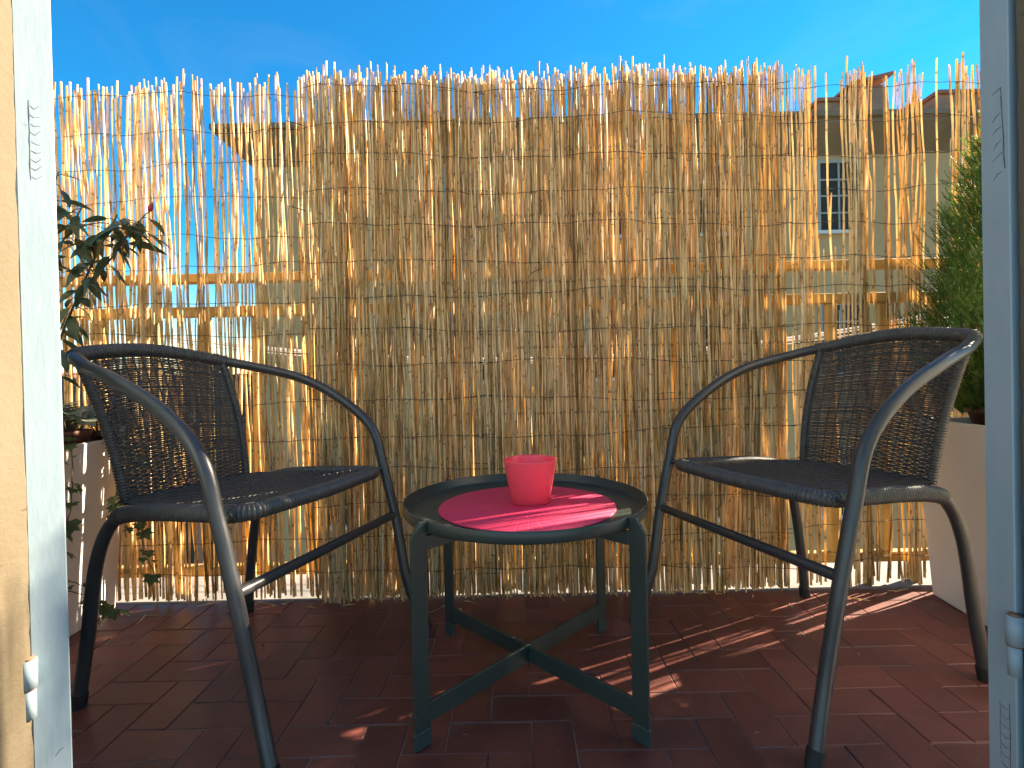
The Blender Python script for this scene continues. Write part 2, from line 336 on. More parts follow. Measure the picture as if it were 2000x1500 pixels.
# ------------------------------------------------------------------ house wall with door opening, shutters
def pier(xr, xo, y0, y1, z0, z1, mb):
    """wall block whose outer corner at the reveal is uneven plaster"""
    n = 90; sx = 1 if xr > xo else -1; vs = []; fs = []
    rr = random.Random(5 if sx > 0 else 6)
    for k in range(n+1):
        z = z0 + (z1-z0)*k/n; a = rr.uniform(-1,1)*0.0016; b = rr.uniform(-1,1)*0.0016
        vs += [(xr, y0, z), (xr, y1-0.006+b, z), (xr - sx*(0.004+abs(a)), y1+a, z), (xo, y1, z), (xo, y0, z)]
    for k in range(n):
        for q in range(5):
            i0, i1 = k*5+q, k*5+(q+1)%5
            f = (i0, i1, i1+5, i0+5); fs.append(f if sx > 0 else f[::-1])
    fs.append((0,4,3,2,1) if sx > 0 else (0,1,2,3,4)); t = n*5; fs.append((t,t+1,t+2,t+3,t+4) if sx > 0 else (t+4,t+3,t+2,t+1,t))
    mb.add(vs, fs)
wall = thing('house_wall', 'yellow plastered house wall framing the open balcony doorway', 'wall')
w = MB(); pier(-0.6015, -2.4, 0.20, 0.612, -0.0, 2.40, w); w.build('plaster_pier', M['yellow'], wall)
w = MB(); pier(0.6015, 2.7, 0.20, 0.588, -0.0, 2.40, w); w.build('plaster_pier', M['yellow'], wall)
MB().box(-2.4, 2.7, 0.20, 0.60, 2.4005, 2.55).build('lintel', M['yellow'], wall)

MB().box(-2.4, -0.640, 0.6135, 0.6155, 0.0, 2.40).build('facade_bounce_sheet', M['cream'], wall)  # unseen cream sheets added over the yellow wall to bounce sun onto the screens
MB().box(0.640, 2.7, 0.5885, 0.5905, 0.0, 2.40).build('facade_bounce_sheet', M['cream'], wall)
MB().box(-2.4, 2.7, 0.6005, 0.6030, 2.4005, 2.55).build('facade_bounce_sheet', M['cream'], wall)
def shutter(sx, y0, y1, label, marks, hz, rz=0.0, x0=0.6):
    t = thing('window_shutter', label, 'shutter', (sx*x0, y0, 0.115), rz)
    W, H, T = 0.56, 2.2, y1 - y0
    def part(name, x0, x1, z0, z1, ya=0.0, yb=T, b=0.0012):
        a, c = sorted((sx*x0, sx*x1)); return MB().bbox(a, c, ya, yb, z0, z1, b).build(name, M['blue'], t)
    hinge_stile = part('stile', 0, 0.075, 0, H); part('stile', W-0.075, W, 0, H)
    for z in (0, 1.0, H-0.1): part('rail', 0.0755, W-0.0755, z, z+0.1, 0.003, T-0.003)
    sl = MB()
    a, c = sorted((sx*0.076, sx*(W-0.076)))
    sl.add([(a,0.004,0.0),(c,0.004,0.0),(c,T-0.006,0.024),(a,T-0.006,0.024),(a,0.004,0.007),(c,0.004,0.007),(c,T-0.006,0.031),(a,T-0.006,0.031)],
           [(0,3,2,1),(4,5,6,7),(0,1,5,4),(1,2,6,5),(2,3,7,6),(3,0,4,7)])
    sd = sl.data('slat', M['blue'])
    for z0, z1 in ((0.1, 1.0), (1.1, H-0.1)):
        n = 24
        for k in range(n): ob('slat', sd, t, (0, 0, z0 + 0.003 + (z1-z0-0.035)*k/(n-1)))
    # cracked paint on the edge that faces the opening (edge plane x = 0 local)
    for (pts, rad) in marks:
        mb = MB(); mb.tube([(-sx*0.0001, y - y0, z - 0.115) for (y, z) in pts], [rad*0.75*f for f in [0.6]+[rnd.uniform(0.6,1.3) for _ in pts[2:]]+[0.6]], 5)
        mb.build('paint_crack', M['crack'], hinge_stile)
    for z in hz:
        h = thing_part = ob('hinge', None, t, (0, 0, 0))
        zz = z - 0.115
        MB().lathe([(0.0,-0.036),(0.0068,-0.036),(0.0068,0.0),(0.0,0.0)], n=14).build('knuckle', M['blue'], h, loc=(-sx*0.003, -0.002, zz))
        MB().lathe([(0.0,0.0015),(0.0085,0.0015),(0.0085,0.036),(0.0,0.036)], n=14).build('knuckle', M['blue'], h, loc=(-sx*0.003, -0.002, zz))
        MB().lathe([(0.0,-0.0003),(0.0078,-0.0003),(0.0078,0.0018),(0.0,0.0018)], n=14).build('rusty_washer', M['rust'], h, loc=(-sx*0.003, -0.002, zz))
        MB().lathe([(0.0,0.036),(0.0062,0.036),(0.0062,0.0385),(0.0,0.0385)], n=14).build('rusty_washer', M['rust'], h, loc=(-sx*0.003, -0.002, zz))
    return t
def jit(p, a=0.0006): return [(y + rnd.uniform(-a,a), z + rnd.uniform(-a,a)) for (y, z) in p]
lm = [(jit([(0.630,0.992-0.010*k) for k in range(11)]), 0.0005)]
for k in range(9): lm.append((jit([(0.631,0.985-0.011*k),(0.635,0.982-0.011*k),(0.640,0.986-0.011*k+rnd.uniform(-0.004,0.004))]), 0.0005))
lm.append(([(0.637,0.165),(0.641,0.17),(0.645,0.172)], 0.0008))
rm = [(jit([(0.601,0.972),(0.600,0.95),(0.600,0.93),(0.5985,0.91),(0.598,0.89),(0.5975,0.872)]), 0.0009)]
for k, z in enumerate((0.972,0.942,0.925,0.908,0.893,0.870)): rm.append((jit([(0.601,z),(0.606,z-0.002),(0.612,z-0.005+rnd.uniform(-0.004,0.002))]), 0.0007))
for k in range(7): rm.append((jit([(0.601,0.213-0.012*k),(0.606,0.211-0.012*k),(0.611,0.214-0.012*k)]), 0.0006))
rm.append((jit([(0.600,0.222-0.012*k) for k in range(8)]), 0.0007)); rm.append((jit([(0.612,0.218-0.012*k) for k in range(7)]), 0.0005))
shutter(-1, 0.6090, 0.6449, 'sunlit pale blue wooden shutter standing half open by the ivy planter', [([(0.609 + (y-0.617), z) for (y, z) in p], r_) for (p, r_) in lm], (0.262, 1.95), R(-45), 0.604)
shutter(1, 0.592, 0.628, 'shaded pale blue wooden shutter folded open on the wall by the conifer planter', rm, (0.298, 1.95))

# ------------------------------------------------------------------ railing, pole, clothes lines
rail = thing('balcony_railing', 'ochre painted balcony railing standing behind the reed screens', 'railing', (0, 1.485, 0))
for (z0, z1, d) in ((0.940,0.966,0.018), (0.838,0.868,0.014), (0.062,0.092,0.014)):
    MB().bbox(-2.3, 2.6, -d, d, z0, z1, 0.002).build('rail', M['rail'], rail)
bd = MB().bbox(-0.015, 0.015, -0.010, 0.010, 0.0925, 0.8375, 0.0015).data('baluster', M['rail'])
k = -2.3 + 0.04
x = -1.074 - 0.1565*7
while x < 2.55:
    ob('baluster', bd, rail, (x, 0, 0)); x += 0.1565
for x in (-2.28, -0.45, 1.20, 2.58):
    MB().bbox(x-0.014, x+0.014, -0.0125, 0.0125, 0.0, 0.0615, 0.001).build('foot_post', M['rail'], rail)
    MB().bbox(x-0.014, x+0.014, -0.0125, 0.0125, 0.8685, 0.9395, 0.001).build('post', M['rail'], rail)
pole = MB()
prof = []
z = 0.0
while z < 1.25:
    prof += [(0.0115, z), (0.0115, z+0.20), (0.013, z+0.207), (0.0115, z+0.214)]; z += 0.22
prof = [(0.0, 0.0)] + prof + [(0.0, prof[-1][1])]
pole.lathe(prof, n=14).build('reed_bundle_pole', M['bamboo'], None, loc=(1.045, 1.462, 0.0), label='upright jointed pole standing in for a reed bundle behind the sparse screen', cat='pole')  # jointed pole in place of a dense bundle of reeds
cl = thing('clothes_line', 'white clothes lines sagging between arms outside the railing', 'clothes line', (0, 1.51, 0))
for sx, x in ((-1, -2.0), (1, 2.2)):
    MB().bbox(x-0.012, x+0.012, 0, 0.62, 0.93, 0.955, 0.002).build('bracket_arm', M['rail'], cl)
for q, (yy, sag) in enumerate(((0.28,0.27), (0.36,0.25), (0.44,0.255), (0.54,0.24), (0.59,0.235))):
    mb = MB(); mb.tube([(-2.0 + 4.2*k/40, yy, 0.958 - sag*(1-(2*k/40-1)**2)) for k in range(41)], 0.0022, 5); mb.build('line', M['line'], cl)

# ------------------------------------------------------------------ reed screens
def reed_mesh(seed):
    r = random.Random(seed); n = 24; L = 1.488 + r.gauss(0, 0.010); r0 = r.uniform(0.0021, 0.0035); pts = []; rad = []
    a1, a2, b1, b2 = r.gauss(0,0.0035), r.gauss(0,0.0024), r.gauss(0,0.0035), r.gauss(0,0.0034); f1, f2, f3, f4 = (r.uniform(0,6.3) for _ in range(4))
    kink = r.randrange(2, n-1); kx = r.gauss(0, 0.002)
    for k in range(n):
        t = k/(n-1); z = L*t + (r.uniform(-0.015,0.015) if 0 < k < n-1 else 0)
        x = a1*math.sin(4*t+f1) + a2*math.sin(17*t+f2) + kx*(1-abs(k-kink)/n) + r.gauss(0,0.0005); y = b1*math.sin(5*t+f3) + b2*math.sin(21*t+f4) + r.gauss(0,0.0010)
        pts.append((x, y, z)); rad.append(r0*(1.12-0.30*t)*r.uniform(0.90,1.12))
    mb = MB().tube(pts, rad, 6); me = mb.data('reed', M['reed']); return me, mb
reeds = [reed_mesh(100+k) for k in range(64)]
def und(x, ph): return 0.008*math.sin(9.0*x+ph) + 0.006*math.sin(23.0*x+1.7*ph) + 0.003*math.sin(51*x+ph*3)
def reed_screen(label, y, layers, ph, wires, seed=1, frag=0):
    """layers: (x0, x1, y offset, pitch, gaps, dense patches, y jitter, sway, foot jitter, thickness)"""
    t = thing('reed_screen', label, 'reed screen', (0, y, 0), 0, 'reed screens tied to the balcony railing')
    r = random.Random(seed); n = 0; more = MB()
    for (x0, x1, yo, pitch, gaps, dense, jy, sway, zj, thick) in layers:
        x = x0
        while x < x1:
            me, mb = reeds[r.randrange(len(reeds))]
            loc = (x, yo + und(x, ph) + r.gauss(0, jy), 0.004 + abs(r.gauss(0, zj))); rot = (r.gauss(0, 0.003), r.gauss(0, sway), r.choice((0, 3.1416)))
            s = thick * r.uniform(0.86, 1.14); sc = (s, s, 1.0 + r.gauss(0, 0.007)); n += 1
            if n <= 300:
                o = ob('reed', me, t, loc, rot); o.scale = sc
            else:
                cz, sy = math.cos(rot[2]), rot[1]
                more.add([(loc[0] + v[0]*s*cz + v[2]*sy, loc[1] + v[1]*s*cz - v[2]*rot[0], loc[2] + v[2]*sc[2]) for v in mb.v], mb.f, True)
            p = pitch * r.uniform(0.55, 1.45)
            if r.random() < 0.05: p += r.uniform(0.3, 1.0) * pitch
            for (a, b, f) in dense:
                if a < x < b: p = pitch * f * r.uniform(0.8, 1.2)
            for (g, wd) in gaps:
                if x <= g < x + p: p = max(p, g - x + wd)
            x += p
    for q in range(frag):                       # broken pieces and peeled sheaths caught between the reeds
        L0 = layers[0]; xx = r.uniform(L0[0], L0[1]); ln = r.uniform(0.08, 0.40); z0 = r.uniform(0.02, 1.44-ln); yy = L0[2] + und(xx, ph) + r.gauss(-0.004, 0.005); tl = r.gauss(0, 0.03); rr = r.uniform(0.0014, 0.0034)
        more.tube([(xx, yy, z0), (xx+tl*ln*0.5+r.gauss(0,0.001), yy+r.gauss(0,0.002), z0+ln*0.5), (xx+tl*ln, yy+r.gauss(0,0.003), z0+ln)], [rr*0.8, rr, rr*0.6], 5)
    if more.v: more.build('more_reeds', M['reed'], t, kind='stuff')
    x0, x1 = layers[0][0], layers[0][1]
    for k in range(wires):
        z = 0.085 + 0.0985*k; pts = []; xx = x0 - 0.005; f1, f2, f3 = r.uniform(0,6), r.uniform(0,6), r.uniform(0,6)
        while xx < x1 + 0.012:
            pts.append((xx, layers[0][2] + und(xx, ph) - 0.0085 + r.uniform(-0.0008,0.0008), z + 0.009*math.sin(2.6*xx+f1) + 0.005*math.sin(7.5*xx+f2) + 0.0025*math.sin(23*xx+f3) + r.gauss(0,0.0006))); xx += 0.014
        MB().tube(pts, 0.0009, 4).build('wire', M['wire'], t)
    return n
print('reeds',
  reed_screen('pale airy reed screen with blue sky showing through it by the leafy plant', 1.439,
      [(-1.305, 0.79, 0, 0.0072, (), ((-1.09,-1.0,0.70),(-1.30,-1.275,0.5)), 0.0045, 0.006, 0.012, 1.06)], 0.6, 15, 3, 60),
  reed_screen('dense golden double layer reed screen behind the table', 1.414,
      [(-0.575, 0.795, 0, 0.0068, (), (), 0.008, 0.006, 0.010, 0.86), (-0.57, 0.79, 0.011, 0.0050, (), (), 0.006, 0.006, 0.012, 0.88)], 2.1, 15, 5, 260),
  reed_screen('sparse straw coloured reed screen behind the feathery conifer', 1.438,
      [(0.785, 1.42, 0, 0.0066, ((0.800,0.024),(0.904,0.038),(0.950,0.018),(1.068,0.038),(1.114,0.016),(1.206,0.038),(1.252,0.034)), ((1.03,1.06,0.6),(1.165,1.195,0.75)), 0.0025, 0.0025, 0.018, 0.92)], 4.4, 15, 9, 50))
# unseen solid wall added past the screen end to block the low sun
MB().bbox(1.47, 2.7, 1.400, 1.436, 0.0, 1.02, 0.004).build('low_sun_block', M['cream'], None, label='unseen low cream wall added past the sparse screen to block low sun', cat='wall')
# short twisted wire ends that tie the screens together
for (x, z, dx, dz) in ((-0.575,1.36,-0.045,0.012), (-0.572,1.12,-0.045,0.012), (-0.575,0.715,-0.06,0.003), (0.80,0.715,0.09,0.006), (0.06,0.93,0.03,0.012)):
    tw = MB(); tw.tube([(0,0,0), (dx*0.4,-0.004,dz*0.3+0.002), (dx,-0.006,dz)], [0.0014,0.0012,0.0008], 5)
    tw.build('wire_tie', M['wire'], None, loc=(x, 1.3985, z), label='twisted dark wire end tying the reed screens together', cat='wire', group='wire ends on the reed screens')

# ------------------------------------------------------------------ chairs
FP = [(0.2558,0.2702,0.012),(0.2435,0.2298,0.1254),(0.2475,0.1998,0.2741),(0.2488,0.1666,0.4052),(0.2494,0.132,0.5129),(0.2440,0.0382,0.5913),(0.2420,-0.0768,0.6454),(0.218,-0.1917,0.6764),(0.1541,-0.2990,0.7039),(0,-0.3169,0.7204)]
RP = [(0.2075,-0.2488,0.012),(0.2008,-0.2278,0.1448),(0.199,-0.2021,0.2849),(0.1960,-0.1619,0.3652),(0.2010,-0.0857,0.3940),(0.2008,0.1488,0.4062)]
def mir(p): return (-p[0], p[1], p[2])
def ridged(mb, pts, r, pitch=0.0062, n=12, amp=0.0030):
    """tube wrapped in a tight cord"""
    P = resample(pts, pitch/4); rr = random.Random(3)
    rad = [r + amp*(abs(math.sin(math.pi*k/4.0))**0.6 - 0.5) + rr.uniform(-0.00015,0.00015) for k in range(len(P))]
    mb.tube(P, rad, n)
def make_chair(label):
    t = thing('wicker_armchair', label, 'chair', (0,0,0), 0, 'wicker armchairs at the tray table')
    loop = crom(FP + [mir(p) for p in FP[-2::-1]], 10)
    i0, i1 = 30, len(loop)-31
    TR = 0.0125
    MB().tube(loop[i0:i1+1], TR, 14).build('arm_rail', M['frame'], t)
    leg = MB().tube(loop[:i0+1], TR, 14).data('leg', M['frame']); ob('leg', leg, t)
    MB().tube(loop[i1:], TR, 14).build('leg', M['frame'], t)
    for q in (1, -1):
        rp = [(q*p[0], p[1], p[2]) for p in RP]; c = crom(rp, 9)
        MB().tube(c[:28], TR*0.97, 14).build('leg', M['frame'], t)
        sr = ob('seat_rail', MB().tube(c[27:], TR*0.97, 14).data('seat_rail', M['frame']), t)
        mb = MB(); ridged(mb, c[31:46], TR+0.0024); mb.build('cord_wrap', M['wicker'], sr)
        # little steel rod from the seat to the front leg
        MB().tube([(q*0.200,0.150,0.4065), (q*0.243,0.166,0.4085)], 0.0055, 10).build('seat_bolt', M['frame'], t)
        for src in (FP, RP):
            a = Vector(src[0]); a.x *= q; b = Vector(src[1]); b.x *= q; d = (b-a).normalized()
            MB().tube([a - d*0.0125, a + d*0.016], 0.0142, 14).build('foot_cap', M['rubber'], t)
    MB().tube([(-0.2455,0.1955,0.290), (0.2455,0.1955,0.290)], 0.0100, 12).build('stretcher', M['frame'], t)
    # cord wrap on the back of the top rail
    n = len(loop); j0 = 80; j1 = n-1-j0
    mb = MB(); ridged(mb, loop[j0-3:j1+4], TR+0.0026); mb.build('top_cord_wrap', M['wicker'], t)
    topc = loop[j0-2:j1+3]; L = [0]
    for k in range(1, len(topc)): L.append(L[-1] + (topc[k]-topc[k-1]).length)
    def top(s):
        d = (s*0.5+0.5)*L[-1]; k = 0
        while k < len(topc)-2 and L[k+1] < d: k += 1
        return topc[k].lerp(topc[k+1], (d-L[k])/(L[k+1]-L[k]))
    def back(s, v):
        b = Vector((-0.152*s, -0.186-0.020*(1-s*s), 0.393)); a = top(s); p = b.lerp(a, v)
        p.y += 0.016*math.sin(math.pi*v)*(0.4+0.6*s*s) - 0.004*math.sin(math.pi*v)*(1-s*s); return p
    def seat(s, v):
        hw = 0.155 + 0.045*min(1, v*2.2)
        return Vector((-hw*s, -0.200 - 0.018*(1-s*s)*(1-v) + 0.383*v, 0.396 + 0.0185*v - 0.012*math.sin(math.pi*v)*(1-s*s) ))
    def weave(fn, rows, warps, rad, wamp, name, dn, band=None):
        mb = MB(); seg = warps*4
        for j in range(rows):
            v = (j+0.5)/rows; ph = j % 2
            if band and band[0] < v < band[1]: ph = (j//4) * 0.5
            pts = []; jit_ = rnd.gauss(0, 0.0003)
            for k in range(seg+1):
                s = -1 + 2*k/seg; p = fn(s, v); off = wamp*math.sin(math.pi*(k/4.0 + ph) + math.pi/2*0)
                pts.append(p + dn*off + Vector((0,0,jit_)))
            mb.tube(pts, rad, 5, False)
        o = mb.build(name, M['wicker'], t)
        mw = MB()
        for k in range(warps+1):
            s = -1 + 2*(k+0.5)/(warps) if k < warps else 0
            if k == warps: break
            mw.tube([fn(s, v/12) for v in range(13)], rad*1.05, 5, False)
        mw.build('warp_strands', M['wicker'], o)
        return o
    bk = weave(back, 74, 17, 0.00205, 0.0024, 'backrest', Vector((0,1,0)), (0.46,0.60))
    for q in (1, -1):
        mb = MB(); ridged(mb, [back(q, v/14) for v in range(15)], 0.0085); mb.build('side_cord_wrap', M['wicker'], bk)
    st = weave(seat, 88, 18, 0.00185, 0.0022, 'seat', Vector((0,0,1)))
    mb = MB(); ridged(mb, crom([(-0.2006,0.118,0.4045),(-0.199,0.150,0.4060),(-0.190,0.172,0.4080),(-0.165,0.184,0.4100),(-0.09,0.188,0.4095),(0,0.190,0.4085),(0.09,0.188,0.4095),(0.165,0.184,0.4100),(0.190,0.172,0.4080),(0.199,0.150,0.4060),(0.2006,0.118,0.4045)], 8), 0.0140); mb.build('front_cord_wrap', M['wicker'], st)
    return t
def copy_tree(o, parent=None):
    c = o.copy(); COL.objects.link(c); c.parent = parent
    for ch in list(o.children): copy_tree(ch, c)
    return c
ch1 = make_chair('dark wicker armchair standing beside the ivy planter and leafy plant')
ch2 = copy_tree(ch1); ch2['label'] = 'dark wicker armchair standing beside the conifer planter'
ch1.location = (-0.5714, 1.0957, 0); ch1.rotation_euler = (0, 0, -1.8752)
ch2.location = (0.6451, 1.113, 0); ch2.rotation_euler = (0, 0, 1.8974)

# ------------------------------------------------------------------ tray table, mat, pot
tb = thing('tray_table', 'low round dark green metal tray table on four flat legs', 'table', (0.0215, 1.033, 0), 0)
RT = 0.250
MB().lathe([(0,0.3635),(RT-0.012,0.3635),(RT-0.003,0.3660),(RT,0.3700),(RT,0.3870),(RT-0.0008,0.3880),(RT-0.0022,0.3880),(RT-0.003,0.3870),(RT-0.003,0.3715),(RT-0.006,0.3685),(RT-0.013,0.3672),(RT-0.030,0.3665),(0,0.3665)], n=128).build('tray', M['green'], tb)
for q in range(4):
    a = math.pi/4 + q*math.pi/2; hx = 0.0032
    lg = MB()
    r0, r1, zt = 0.2508, 0.2825, 0.389
    prof = [(r0,0.030),(r1,0.030),(r1,zt-0.026),(r1-0.018,zt),(r0,zt)]
    vs = [(r, -hx, z) for r, z in prof] + [(r, hx, z) for r, z in prof]; n = 5
    lg.add(vs, [tuple(range(n)), tuple(range(2*n-1, n-1, -1))] + [(i, i+n, (i+1)%n+n, (i+1)%n) for i in range(n)])
    l = lg.build('leg', M['green'], tb, rot=(0, 0, a))
    bv = l.modifiers.new('bevel', 'BEVEL'); bv.width = 0.0012; bv.segments = 2
    MB().bbox(r0-0.0012, r1+0.0012, -hx-0.0012, hx+0.0012, 0.0005, 0.031, 0.0018).build('foot_cap', M['cap'], l)
for q, (dz) in enumerate((0.0, 0.0)):
    a = math.pi/4 + q*math.pi/2
    if q == 0:
        MB().bbox(-0.2505, 0.2505, -0.0035, 0.0035, 0.038, 0.074, 0.001).build('lower_cross_bar', M['green'], tb, rot=(0,0,a))
        MB().bbox(-0.2505, 0.2505, -0.0035, 0.0035, 0.338, 0.363, 0.001).build('upper_cross_bar', M['green'], tb, rot=(0,0,a))
    else:
        for s0, s1 in ((-0.2505,-0.0042), (0.0042,0.2505)):
            MB().bbox(s0, s1, -0.0035, 0.0035, 0.0385, 0.0735, 0.001).build('lower_cross_bar', M['green'], tb, rot=(0,0,a))
            MB().bbox(s0, s1, -0.0035, 0.0035, 0.3385, 0.3630, 0.001).build('upper_cross_bar', M['green'], tb, rot=(0,0,a))
MB().lathe([(0,0),(0.1815,0),(0.183,0.0012),(0.1815,0.0028),(0.0,0.0028)], n=96).build('placemat', M['mat'], None, loc=(0.0255,1.026,0.3667), label='round bright pink placemat lying on the green tray', cat='placemat')
cup = MB(); cup.lathe([(0,0),(0.0395,0),(0.0415,0.0015),(0.0438,0.0195),(0.0446,0.0212),(0.0562,0.0885),(0.0565,0.0905),(0.0556,0.0918),(0.0544,0.0910),(0.0538,0.0885),(0.0425,0.0215),(0.0405,0.004),(0,0.004)], n=72)
cup.build('plant_pot', M['cup'], None, loc=(0.0345,1.052,0.3697), label='empty coral red plastic pot standing on the pink placemat', cat='pot')

# ------------------------------------------------------------------ planters and plants
def planter(label, loc, rz, b0, b1, h):
    t = thing('tall_planter', label, 'planter', loc, rz, 'tall white planters')
    def ring(a, z): return [(-a,-a,z),(a,-a,z),(a,a,z),(-a,a,z)]
    rows = [ring(b0-0.004, 0.0), ring(b0, 0.004), ring(b1-0.002, h-0.004), ring(b1-0.003, h), ring(b1-0.012, h), ring(b1-0.015, h-0.05)]
    vs = sum(rows, []); fs = [(i*4+k, i*4+(k+1)%4, (i+1)*4+(k+1)%4, (i+1)*4+k) for i in range(len(rows)-1) for k in range(4)] + [(3,2,1,0)]
    o = MB().add(vs, fs).build('box', M['planter'], t)
    bv = o.modifiers.new('bevel', 'BEVEL'); bv.width = 0.004; bv.segments = 2; bv.limit_method = 'ANGLE'
    MB().add(ring(b1-0.0148, h-0.030), [(0,1,2,3)]).build('soil', M['soil'], t)
    return t
PLX, PLY = -1.285, 1.248
planter('tall white planter with ivy hanging down its side', (PLX, PLY, 0), R(5), 0.150, 0.176, 0.490)
PRX, PRY = 1.300, 1.216
planter('tall white planter holding the feathery conifer', (PRX, PRY, 0), R(-7), 0.150, 0.178, 0.497)

def leaf_mesh(L, W, fold=0.25, droop=0.25, mat='leaf', tip=1.0):
    vs = []; fs = []; n = 7
    for k in range(n+1):
        t = k/n; w = W*0.5*(math.sin(math.pi*min(1,t**0.8))**0.85) if 0 < k < n else 0.0004; z = -droop*L*t*t
        vs += [(-w, L*t, z + fold*w), (0, L*t, z), (w, L*t, z + fold*w)]
    for k in range(n):
        a = k*3; fs += [(a,a+1,a+4,a+3), (a+1,a+2,a+5,a+4)]
    return MB().add(vs, fs, True).data('leaf', M[mat])
def ivy_mesh(S_, mat='ivy'):
    out = [(0,0),(0.35,-0.12),(0.62,0.12),(0.40,0.32),(0.52,0.62),(0.22,0.58),(0,1.0),(-0.22,0.58),(-0.52,0.62),(-0.40,0.32),(-0.62,0.12),(-0.35,-0.12)]
    vs = [(x*S_, y*S_, 0.22*abs(x)*S_ - 0.12*y*y*S_) for x, y in out] + [(0, 0.3*S_, -0.01*S_)]
    return MB().add(vs, [(12, i, (i+1) % 12) for i in range(12)]).data('leaf', M[mat])
big = [leaf_mesh(l, l*w, f, d) for l, w, f, d in ((0.060,0.36,0.3,0.25),(0.068,0.34,0.2,0.35),(0.048,0.38,0.35,0.15),(0.074,0.34,0.25,0.4),(0.040,0.34,0.3,0.1))]
def aim(o, d, roll=0.0):
    """local +Y along d"""
    q = Vector(d).normalized().to_track_quat('Y', 'Z'); o.rotation_euler = (q @ Matrix.Rotation(roll, 3, 'Y').to_quaternion()).to_euler()
lp = thing('leafy_plant', 'tall dark leafy climbing plant with one red bud growing from the ivy planter', 'plant', (-1.215, 1.24, 0.455))
def branch(pts, rad, leaves, r, spread=1.0, l0=0.35):
    c = crom([Vector(p) for p in pts], 8); n = len(c)
    MB().tube(c, [rad*(1-0.6*k/(n-1)) for k in range(n)], 6).build('stem', M['stem'], lp)
    for q in range(leaves):
        f = l0 + (1-l0)*((q+r.random())/leaves); i = min(n-2, int(f*(n-1))); p = c[i]
        a = r.uniform(0, 6.28); el = r.uniform(-0.9, 0.5)
        d = Vector((math.cos(a)*math.cos(el), math.sin(a)*math.cos(el), math.sin(el)))
        st = d*r.uniform(0.006, 0.02)*spread
        pet = MB().tube([p, p + st*0.6 + Vector((0,0,0.003)), p + st], 0.0011, 4)
        pet.build('petiole', M['stem'], lp)
        o = ob('leaf', big[r.randrange(len(big))], lp, p + st); aim(o, d + Vector((0,0,-0.25)), r.uniform(-0.7,0.7)); s = r.uniform(0.8,1.12); o.scale = (s,s,s)
rl = random.Random(21)
# local coordinates relative to the plant base
branch([(0,0,0),(0.04,-0.02,0.14),(0.085,-0.02,0.26),(0.165,-0.03,0.42),(0.225,-0.03,0.54),(0.26,-0.03,0.60)], 0.0042, 44, rl, 1.3, 0.30)
branch([(0.165,-0.03,0.42),(0.23,-0.03,0.48),(0.285,-0.03,0.55),(0.318,-0.02,0.60)], 0.003, 24, rl, 1.3, 0.10)
branch([(0.225,-0.03,0.54),(0.27,-0.05,0.56),(0.32,-0.05,0.55),(0.35,-0.05,0.535)], 0.0024, 12, rl, 1.2, 0.2)
branch([(-0.02,-0.01,0),(0.01,-0.03,0.16),(0.05,-0.06,0.36),(0.09,-0.06,0.55),(0.105,-0.07,0.72)], 0.004, 36, rl, 1.3, 0.28)
branch([(0.09,-0.06,0.55),(0.13,-0.07,0.62),(0.155,-0.07,0.69)], 0.0026, 12, rl, 1.2, 0.2)
branch([(0.0,0.02,0),(-0.03,-0.04,0.2),(0.03,-0.05,0.42),(0.14,-0.05,0.53),(0.195,-0.05,0.62)], 0.0036, 32, rl, 1.3, 0.30)
branch([(-0.03,-0.04,0),(0.01,-0.07,0.14),(0.06,-0.09,0.27)], 0.003, 9, rl, 1.0, 0.4)
branch([(0.02,-0.02,0.1),(0.07,-0.05,0.2),(0.12,-0.05,0.30),(0.15,-0.05,0.36)], 0.003, 10, rl, 1.0, 0.35)
bud = MB().lathe([(0,0),(0.004,0.003),(0.006,0.010),(0.004,0.020),(0.0,0.026)], n=10).build('flower_bud', M['bud'], lp, loc=(0.330,-0.02,0.608)); bud.rotation_euler = (0.1, 0.45, 0)
MB().tube([(0.318,-0.02,0.60),(0.330,-0.02,0.609)], 0.0016, 5).build('bud_stalk', M['stem'], lp)

# small potted plants standing on the planter
def potted(label, loc, rp, hp, nleaf, mat, seed, sc, hgt):
    t = thing('potted_plant', label, 'potted plant', loc)
    p = MB().lathe([(0,0),(rp*0.74,0),(rp*0.97,hp-0.012),(rp*1.04,hp-0.012),(rp*1.04,hp),(rp*0.97,hp),(rp*0.92,hp-0.015),(0,hp-0.015)], n=28).build('pot', M['brown_pot'], t)
    ms = [ivy_mesh(sc*k, mat) for k in (0.8, 1.0, 1.2)]; r = random.Random(seed); st = MB()
    for q in range(nleaf):
        a = r.uniform(0, 6.28); ln = r.uniform(0.3, 1.0); e = Vector((math.cos(a)*rp*1.5*ln, math.sin(a)*rp*1.5*ln, hp + hgt*(1.05-0.55*ln)*r.uniform(0.6,1.1)))
        b = Vector((math.cos(a)*rp*0.25, math.sin(a)*rp*0.25, hp-0.016))
        st.tube([b, b.lerp(e, 0.6) + Vector((0,0,hgt*0.15)), e], 0.0011, 4)
        o = ob('leaf', ms[r.randrange(3)], t, e); aim(o, Vector((math.cos(a), math.sin(a), r.uniform(-0.6,0.4))), r.uniform(-0.4,0.4))
    st.build('leaf_stalks', M['stem'], t)
potted('small brown pot of silvery green leaves at the planter rim under the leafy plant', (-1.170, 1.300, 0.4605), 0.045, 0.062, 46, 'pale', 4, 0.036, 0.075)
potted('small brown pot of green ivy at the planter corner next to the reed screen', (-1.155, 1.388, 0.4605), 0.033, 0.050, 40, 'ivy', 7, 0.034, 0.07)

